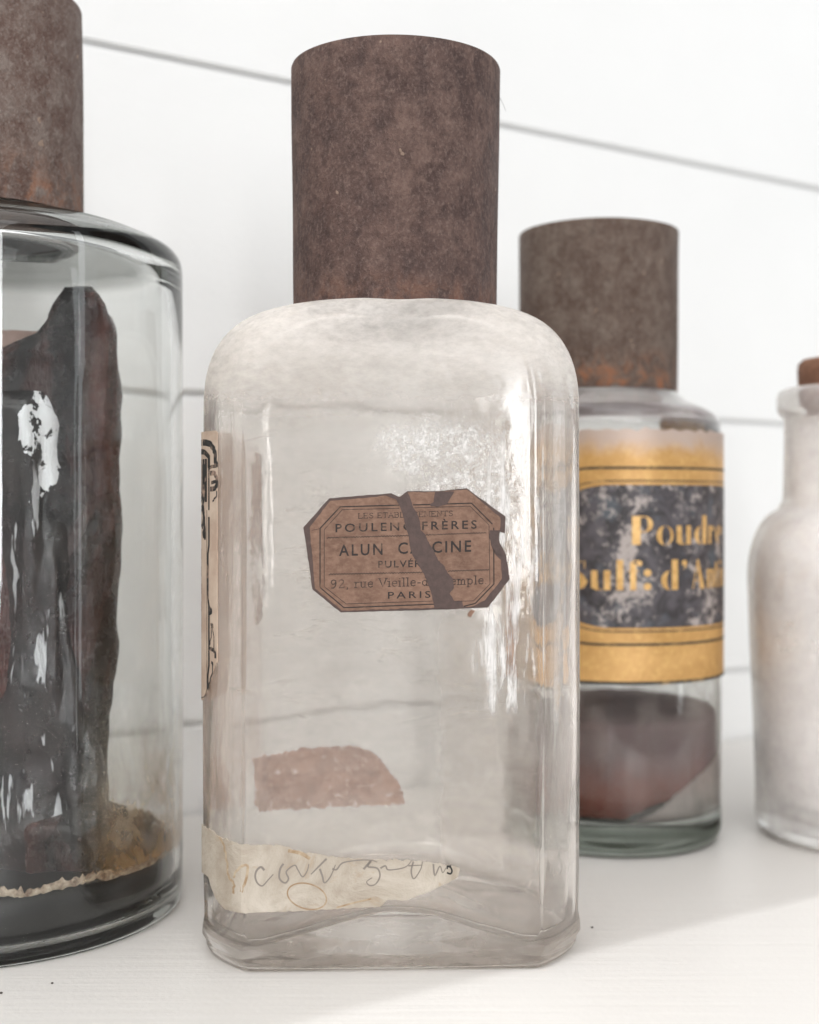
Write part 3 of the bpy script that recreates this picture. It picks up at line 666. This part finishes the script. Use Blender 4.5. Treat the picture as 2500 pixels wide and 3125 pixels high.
s3 = slab('resin_slab', [(jz(2690), -.120, jxx(440, .405)), (jz(2600), -.120, jxx(420, .405)), (jz(2500), -.118, jxx(385, .405)), (jz(2440), -.112, jxx(330, .405))], 0, .4, .03, 0, M_SLAB, 12, 24)
tag(s3, 'low black lump at the foot of the slabs on the right of the large jar', 'resin lump', 'lumps of dark resin in the large jar')
s4 = slab('resin_slab', [(jz(2600), -.165, jxx(130, .42)), (jz(1200), -.165, jxx(135, .42)), (jz(1030), -.165, jxx(150, .42)), (jz(985), -.16, jxx(120, .42))], 0, .428, .006, R(3), flat_mat('pale_resin_sheet', (.42, .29, .25), .5, .2, 60), 20)
tag(s4, 'paler brown sheet standing behind the black slabs in the large jar', 'resin sheet', 'lumps of dark resin in the large jar')
pool_prof = [(.002, .0026), (.03, .0022), (RJ - .0058, .0025), (RJ - .0029, .0052), (RJ - .0025, .0125), (RJ - .0030, .0172), (RJ - .010, .0168), (.03, .0165), (.002, .0165)]
pool = lathe('tar_pool', pool_prof, M_TAR, None, n=128, wob=0, off=(jx, jy))
tag(pool, 'shiny black tar set in the bottom of the large jar', 'tar')
crust = []
for k in range(420):
    a = 2 * PI * k / 420; n0 = noise.noise((math.cos(a) * 6, math.sin(a) * 6, 2)); n1 = noise.noise((math.cos(a) * 14, math.sin(a) * 14, 5))
    ring = []
    n2 = noise.noise((math.cos(a) * 60, math.sin(a) * 60, 9)) + .2 * noise.noise((math.cos(a) * 110, math.sin(a) * 110, 2)); zc = .0184 + .0016 * n0 + .0006 * n2; hh = max(.0005, .0014 + .0018 * n1 + .0016 * n2); rc = RJ - .0033
    for q in range(10):
        t = 2 * PI * q / 10; ring.append((jx + (rc + .00035 * math.cos(t)) * math.cos(a), jy + (rc + .00035 * math.cos(t)) * math.sin(a), zc + hh * math.sin(t)))
    crust.append(ring)
cr = skin('tar_crust', crust, flat_mat('beige_crust', (.14, .085, .055), .8, .3, 420, 1.0, .0012, col2=(.46, .38, .29)), None, loop=True)
tag(cr, 'uneven beige crust ringing the top of the black tar in the large jar', 'crust')

# ------------------------------------------------------------------ labelled round bottle on the right
OFF = .0055
bx, by = pol(8.19, .508); bx += OFF; RB = .0410
face = math.atan2(-by, -bx)   # the direction from the bottle to the camera
def surf_rb(al, z, off):
    a = face + al; r = RB + .0003 + off; return (r * math.cos(a), r * math.sin(a), z)
def rb(s, z, off): return surf_rb(s / RB, z, off)
def bot_haze(t):
    x, y, z = t.xyz(); n = t.noise(70, 6, .7, t.map(scale=(1, 1, .6)), .8)
    m = t.math('MULTIPLY', t.ramp(n, (.42, .02), (.62, .30)), t.math('MULTIPLY', t.rng(z, .075, .055), t.rng(z, .030, .052, .35, 1)))
    up = t.math('MULTIPLY', t.rng(z, .148, .155), t.ramp(n, (.2, .25), (.7, .5)))
    lowr = t.math('MULTIPLY', t.rng(t.math('SUBTRACT', t.math('ADD', z, t.math('MULTIPLY', n, .006)), t.math('MULTIPLY', x, .62)), .0155, .0125), t.ramp(n, (.3, .45), (.7, .75)))
    m = t.math('MAXIMUM', m, t.math('MULTIPLY', lowr, t.rng(z, .010, .013)))
    return [(m, (.80, .73, .68), 'd'), (up, (.68, .59, .60), 'd')]
G_RB = glass_mat('greenish_glass', (.965, .968, .96), None, 0, ((26, .2, .0014),), foot=((.55, .575, .545), .007, .012))
G_RB_IN = glass_mat('greenish_glass_inside', (.965, .968, .96), bot_haze, 0, ((20, .3, .002),), foot=((.55, .575, .545), .009, .013))
rbt = thing('round_labelled_bottle', 'round glass bottle with black and gold apothecary label and dark powder, right of centre', 'bottle', (bx, by, 0))
ob = [(.002, .002), (.022, .002), (.034, .001)] + arc(RB - .0042, .005, .0042, -90, 0, 7, .005) + [(RB, .02), (RB, .06), (RB, .10), (RB, .14), (RB, .1555)] + arc(RB - .0065, .1555, .0065, 0, 65, 7) + [(.0345, .1632), (.031, .1655), (.0285, .1685), (.0272, .172), (.0272, .20)]
ib = [(.0245, .20), (.0245, .168), (.028, .162), (.0315, .1590)] + arc(RB - .0085, .152, .0058, 60, 0, 5) + [(RB - .0022, .13), (RB - .0018, .08), (RB - .0018, .03), (RB - .0020, .0150), (RB - .006, .0112), (.022, .0104), (.002, .012)]
gb = round_glass('glass_body', ob, ib, [G_RB, G_RB_IN], rbt, wob=.0004, seed=5)
for v_ in gb.data.vertices:   # the neck stands off centre
    q_ = min(1, max(0, (v_.co.z - .1520) / .0145)); v_.co.x -= OFF * q_ * q_ * (3 - 2 * q_)
cap('cap', .0300, .0304, .1672, .2284, M_CAP2, rbt, (-OFF, 0), seed=9)

t = NT('worn_gold_paper'); a_ = t.noise(60, 6, .65, None, .5); b_ = t.noise(450, 5, .7); x_, y_, z_ = t.xyz()
c_ = t.mix(t.ramp(a_, (.35, 0), (.65, 1)), (.46, .25, .075), (.62, .36, .13))
c_ = t.mix(t.math('MULTIPLY', t.ramp(b_, (.5, 0), (.72, 1)), .5), c_, (.80, .53, .20))
wr = t.math('MULTIPLY', t.rng(t.math('ADD', z_, t.math('MULTIPLY', a_, .016)), .148, .158), .9)
c_ = t.mix(wr, c_, (.46, .37, .33))
sp_ = t.ramp(t.noise(260, 5, .75, t.map(loc=(1, 2, 3))), (.66, 0), (.70, 1)); c_ = t.mix(t.math('MULTIPLY', t.math('MULTIPLY', sp_, t.rng(z_, .138, .150)), .8), c_, (.10, .09, .08))
M_GOLD = t.end(t.pbr(color=c_, rough=.42, metal=.25, nrm=t.bump(b_, .4, .0003), spec=.5))
t = NT('worn_black_panel'); a_ = t.noise(55, 5, .6, t.map(loc=(2.7, 1, 0)), .4); b_ = t.noise(330, 6, .72, None, .5); d_ = t.noise(120, 5, .65, t.map(loc=(5, 5, 5)), .8); x_, y_, z_ = t.xyz()
c_ = t.mix(t.ramp(d_, (.4, 0), (.6, 1)), (.030, .024, .026), (.085, .075, .082))
c_ = t.mix(t.math('MULTIPLY', t.ramp(t.noise(90, 5, .6, t.map(loc=(8, 1, 4))), (.55, 0), (.66, 1)), .6), c_, (.10, .12, .14))
wm = t.math('ADD', t.math('MULTIPLY', a_, .55), t.math('MULTIPLY', b_, .55))
wm = t.ramp(wm, (.575, 0), (.64, 1))
c_ = t.mix(t.math('MULTIPLY', wm, .85), c_, (.44, .38, .35))
M_PANEL = t.end(t.pbr(color=c_, rough=.5, nrm=t.bump(b_, .5, .0004)))
M_LINE = ink_mat('worn_black_line', (.030, .026, .022), (.48, .30, .12), .34, .46, 350)
M_GLET = flat_mat('gold_lettering', (.52, .29, .09), .4, .2, 420, .4, .0003, col2=(.72, .45, .17), metal=.25)
S0, S1 = R(-110) * RB, R(150) * RB
glab = band('gold_label', S0, S1, 200, lambda s: .1512 + .0016 * noise.noise((s * 300, 1, 1)) + .0005 * noise.noise((s * 1100, 1, 1)), lambda s: .0612 + .0004 * noise.noise((s * 260, 3, 1)), rb, .0001, .0002, M_GOLD, rbt, rows=16)
glab['label'] = 'gold label with a worn black panel reading Poudre Sulf: d\'Anti'
def dz(deg): return R(deg) * RB
PL, PR = dz(-26), dz(98)
def rr_top(zt, inset=0.0):
    rx, rz = .019, .0085
    def f(s):
        l, r = PL - inset, PR + inset; e = min(s - l, r - s)
        return zt - (rz * (1 - math.sqrt(max(0, 1 - (1 - max(0, e) / rx) ** 2))) if e < rx else 0)
    return f
def rr_bot(zb, inset=0.0):
    g = rr_top(0, inset); return lambda s: zb - g(s)
band('black_panel', PL, PR, 120, rr_top(.1316), rr_bot(.0812), rb, .00032, .00008, M_PANEL, glab, rows=16)
def line_path(f, inset): return [(s, f(s)) for s in [PL - inset + (PR - PL + 2 * inset) * i / 120 for i in range(121)]]
lines = [(line_path(rr_top(.1376, .006), .006), .0009), (line_path(rr_bot(.0753, .006), .006), .0009), (line_path(rr_top(.1330, .0012), .0012), .0005), (line_path(rr_bot(.0799, .0012), .0012), .0005),
         ([(S0 + (S1 - S0) * i / 150, .0617) for i in range(151)], .0011)]
for ln in lines: ribbons('border_line', [ln], rb, .00036, M_LINE, glab)
# fat-face letters: heavy stems, hair-thin joins.  Each glyph: polygons in units of cap height
def ell(cx, cy, rx, ry, a0, a1, n=14): return [(cx + rx * math.cos(R(a0 + (a1 - a0) * i / n)), cy + ry * math.sin(R(a0 + (a1 - a0) * i / n))) for i in range(n + 1)]
def cres(cx, cy, rx, ry, th, side):   # a fat crescent on one side of a bowl
    o = ell(cx, cy, rx, ry, 90, 270) if side < 0 else ell(cx, cy, rx, ry, 90, -90)
    i_ = ell(cx, cy, rx - th, ry * .97, 270, 90) if side < 0 else ell(cx, cy, rx - th, ry * .97, -90, 90)
    return o + i_
def rect(x0, x1, y0, y1): return [(x0, y0), (x1, y0), (x1, y1), (x0, y1)]
FG = {
 'P': [rect(.0, .24, 0, 1), rect(.24, .36, .955, 1), rect(.24, .36, .43, .47), cres(.34, .715, .26, .285, .15, 1)],
 'o': [cres(.29, .32, .27, .34, .17, -1), cres(.31, .32, .27, .34, .10, 1)],
 'u': [rect(0, .18, .06, .66), cres(.2, .12, .17, .13, .14, -1)[:15] + [(.2, .0)], rect(.2, .34, 0, .03), rect(.36, .54, 0, .66)],
 'd': [cres(.28, .32, .26, .33, .17, -1), rect(.33, .52, 0, 1.02)],
 'r': [rect(0, .19, 0, .66), ell(.32, .55, .09, .10, 0, 360)],
 'e': [cres(.28, .32, .27, .34, .17, -1), rect(.18, .5, .33, .37), cres(.3, .48, .2, .17, .1, 1)[:15] + [(.3, .36)]],
 'S': [[(.02, .74), (.12, .95), (.34, 1.0), (.5, .93), (.30, .93), (.2, .82), (.24, .70), (.5, .50), (.62, .28), (.52, .06), (.28, .0), (.04, .10), (.26, .05), (.40, .14), (.38, .30), (.10, .52)], rect(.52, .55, .72, .98), rect(.0, .03, .04, .3)],
 'l': [rect(0, .19, 0, 1.02)],
 'f': [rect(.03, .22, 0, .88), ell(.13, .86, .10, .12, 180, 90)[:] + [(.13, .80)], ell(.32, .90, .085, .09, 0, 360), rect(.13, .32, .96, 1.0), rect(-.03, .3, .62, .65)],
 ':': [ell(.13, .58, .12, .12, 0, 360), ell(.13, .12, .12, .12, 0, 360)],
 "'": [ell(.1, .9, .1, .1, 0, 360), [(.19, .9), (.17, .76), (.06, .66), (.12, .78), (.1, .85)]],
 'A': [[(.22, 1.0), (.32, 1.0), (.66, 0), (.40, 0)], [(.25, .98), (.28, .9), (.06, 0), (.02, 0)], rect(.1, .44, .28, .31)],
 'n': [rect(0, .18, 0, .66), rect(.3, .48, 0, .55), ell(.33, .53, .15, .13, 0, 150) + [(.3, .5)]],
 't': [rect(.04, .22, .04, .88), rect(-.03, .32, .62, .66), rect(.1, .3, 0, .04)],
 'i': [rect(0, .18, 0, .66), ell(.09, .86, .1, .1, 0, 360)],
 'm': [rect(0, .18, 0, .66), rect(.3, .48, 0, .55), rect(.6, .78, 0, .55), rect(.15, .7, .58, .63)]}
def fat_text(name, placed, h, base, parent):
    V = []; F = []
    for ch, a0, a1 in placed:
        polys = FG[ch]; wmax = max(p[0] for q in polys for p in q)
        k = (dz(a1) - dz(a0)) / wmax
        for q in polys:
            vs = [Vector((p[0], p[1], 0)) for p in q]; b0 = len(V)
            for tr in tessellate_polygon([vs]): F.append(tuple(b0 + i for i in tr))
            for p in q: V.append(rb(dz(a0) + p[0] * k, base + p[1] * h, .00046))
    return link(name, V, F, M_GLET, parent, False)
fat_text('lettering', [('P', 9.4, 19.8), ('o', 21.3, 30.8), ('u', 32.7, 41.5), ('d', 43.6, 53.5), ('r', 55.5, 61), ('e', 62.6, 72)], .0101, .1105, glab)
fat_text('lettering', [('S', -23, -12), ('u', -10.3, -1), ('l', 2, 5.2), ('f', 8, 14.4), (':', 14.9, 19), ('d', 23.7, 33.4), ("'", 35.7, 39), ('A', 42.3, 52), ('n', 54, 60.8), ('t', 61.8, 66.5), ('i', 68.2, 71.5), ('m', 73, 84)], .0105, .0945, glab)

# dark powder caked in that bottle
pr = []
RP = RB - .0021
def ptop(a): return .0476 + .0014 * math.sin(a * 1 + .4) + .0006 * noise.noise((math.cos(a) * 5, math.sin(a) * 5, 0))
def pbot(a):
    al = math.degrees((a - face + PI) % (2 * PI) - PI)
    jg = .0016 * noise.noise((al * .06, 3, 1)) + .0006 * noise.noise((al * .3, 3, 1)); return .0128 + (.0040 * max(0, min(1, (al - 8) / 14)) + .0062 * max(0, min(1, (al - 15) / 60)) + jg * max(0, min(1, al / 8)) if al > 0 else 0)
n_ = 120
for rf, zf_ in ((.02, 0), (.5, 0), (.93, 0), (1, .04), (1, .3), (1, .6), (1, .9), (.985, 1), (.9, 1), (.5, 1.02), (.02, 1.05)):
    ring = []
    for j in range(n_):
        a = 2 * PI * j / n_; lo_, hi_ = pbot(a), ptop(a)
        z = lo_ + (hi_ - lo_) * min(zf_, 1) + (.002 * (1 - rf) if zf_ >= 1 else 0) + .0004 * noise.noise((rf * 9, a * 3, 1)) * (1 if zf_ >= 1 else 0)
        if zf_ == 0: z = .0118 + (lo_ - .0118) * rf
        rq = RP * rf + .0004 * noise.noise((math.cos(a) * 1.3 + 5, math.sin(a) * 1.3, z * 25)); ring.append((bx + rq * math.cos(a), by + rq * math.sin(a), z))
    pr.append(ring)
t = NT('purple_brown_powder'); x_, y_, z_ = t.xyz(); a_ = t.noise(60, 5, .6); b_ = t.noise(900, 4, .7)
c_ = t.mix(t.rng(t.math('ADD', z_, t.math('MULTIPLY', a_, .016)), .026, .046), (.150, .048, .032), (.118, .080, .080))
c_ = t.mix(t.math('MULTIPLY', t.ramp(b_, (.5, 0), (.8, 1)), .4), c_, (.27, .19, .19))
M_POW = t.end(t.pbr(color=c_, rough=.95, nrm=t.bump(b_, .5, .0005), spec=.15))
pw = skin('dark_powder', pr, M_POW, None)
tag(pw, 'dark purple-brown powder caked in the round bottle with the gold label', 'powder', kind='stuff')

# ------------------------------------------------------------------ bottle of white powder at the right edge
wx, wy = pol(19.12, .528)
G_W = glass_mat('pale_green_glass', (.985, .99, .98), lambda t: [(t.ramp(t.noise(60, 5, .6), (.3, .25), (.7, .50)), (.90, .86, .85), 'd')], 0, ((26, .2, .0014),))
G_W_IN = glass_mat('pale_green_glass_inside', (.985, .99, .98), None, bumps=((30, .1, .0006),))
wb = thing('white_powder_bottle', 'clear round-shouldered bottle of pinkish white powder with a cork, at the right edge', 'bottle', (wx, wy, 0))
RW = .0432; RN = .0298
ow = [(.002, .002), (.02, .002), (.031, .001)] + arc(RW - .0105, .0075, .0075, -90, -10, 7) + [(RW - .003, .016), (RW - .0022, .04), (RW - .0008, .075)] + [(RW, .095)] + arc(RN - .0005, .0965, RW - RN + .0005, 0, 80, 12, .0268) + [(RN, .1262), (RN - .0003, .13), (RN - .0006, .150), (RN - .0004, .1580)] + [(RN + .0012, .1592), (RN + .0020, .1612), (RN + .0021, .1655), (RN + .0014, .1682), (RN - .0008, .1690)]
iw = [(RN - .0032, .1688), (RN - .0030, .1660), (RN - .0024, .1260)] + [(RW - .0032, .110), (RW - .0016, .095), (RW - .0024, .075), (RW - .0038, .04), (RW - .0046, .014), (RW - .010, .0082), (.02, .0075), (.002, .009)]
round_glass('glass_body', ow, iw, [G_W, G_W_IN], wb, wob=.0005, seed=8)
corkp = [(.001, .1605), (.0230, .1605), (.0234, .1615), (.0238, .168), (.0243, .1755), (.0240, .1785), (.0225, .1800), (.012, .1808), (.001, .1806)]
t = NT('cork'); a_ = t.noise(90, 6, .7, t.map(scale=(1, 1, 1.6)), .8); b_ = t.noise(400, 4, .7)
c_ = t.mix(t.ramp(a_, (.38, 0), (.62, 1)), (.145, .062, .035), (.27, .135, .08)); c_ = t.mix(t.math('MULTIPLY', t.ramp(b_, (.6, 0), (.7, 1)), .8), c_, (.06, .028, .018))
M_CORK = t.end(t.pbr(color=c_, rough=.85, nrm=t.bump(a_, .8, .002)))
lathe('cork', corkp, M_CORK, wb, n=72, wob=.0012, seed=3, auto=R(45))
t = NT('pinkish_white_powder'); a_ = t.noise(28, 5, .6, t.map(scale=(1, 1, 1.3)), .4); b_ = t.noise(130, 5, .7)
c_ = t.mix(t.ramp(a_, (.35, 0), (.7, 1)), (.86, .81, .81), (.93, .89, .90)); x_, y_, z_ = t.xyz()
bm_ = t.math('MULTIPLY', t.ramp(t.noise(60, 5, .7, t.map(loc=(wx, 1, 2)), .9), (.50, 0), (.66, 1)), t.math('MULTIPLY', t.rng(z_, .075, .090), t.rng(z_, .115, .100)))
c_ = t.mix(t.math('MULTIPLY', bm_, .55), c_, (.52, .38, .27))
M_WP = t.end(t.pbr(color=c_, rough=.95, nrm=t.bump(b_, .4, .0005), spec=.1))
wp = lathe('white_powder', [(.001, .0100), (.02, .0090), (RW - .012, .0098), (RW - .0050, .0155), (RW - .0041, .04), (RW - .0027, .075), (RW - .0019, .095), (RW - .0036, .1095), (RN - .0027, .1255), (RN - .0032, .1585), (RN - .012, .1595), (.001, .1597)], M_WP, None, n=96, wob=.0005, off=(wx, wy), seed=8)
tag(wp, 'pinkish white powder filling the corked bottle at the right edge', 'powder', kind='stuff')

# ------------------------------------------------------------------ lint and crumbs
def wl_tube(name, pts, r, mat):
    rr = []
    for i, p in enumerate(pts):
        d = (Vector(pts[min(i + 1, len(pts) - 1)]) - Vector(pts[max(i - 1, 0)])).normalized(); a = d.cross(Vector((0, 1, .1))).normalized(); b = d.cross(a)
        k = r * (1 - .6 * i / len(pts)); rr.append([tuple(Vector(p) + a * k * math.cos(q * PI / 3) + b * k * math.sin(q * PI / 3)) for q in range(6)])
    return skin(name, rr, mat, None)
hx = .0263
lint = wl_tube('lint_fibre', [(hx - .0005, .384, .2445), (hx + .0003, .3835, .2430), (hx + .0011, .383, .2412), (hx + .0018, .3826, .2392)], .00009, flat_mat('grey_lint', (.35, .34, .33), .8))
tag(lint, 'tiny grey fibre sticking out at the top right edge of the centre cap', 'fibre')
M_CRUMB = flat_mat('dark_crumb', (.03, .02, .015), .8)
for px, py, r, lb in ((1808, 2823, .00040, 'dark crumb on the shelf just right of the square bottle'), (158, 2992, .00035, 'dark crumb on the bare shelf in front of the large jar'), (2, 3022, .00040, 'dark crumb on the shelf at the left edge in front of the large jar')):
    Y = EYE * 4000 / (py - 1554); X = (px - 1250) * Y / 4000
    rr = [[(X + r * f * math.cos(q) * (1 + .3 * math.sin(3 * q)), Y + r * f * math.sin(q), z - .001) for q in [k * PI / 5 for k in range(10)]] for f, z in ((.8, .00005), (1, r * .5), (.7, r), (.2, r * 1.2))]
    tag(skin('crumb', rr, M_CRUMB, None), lb, 'crumb', 'crumbs on the shelf')
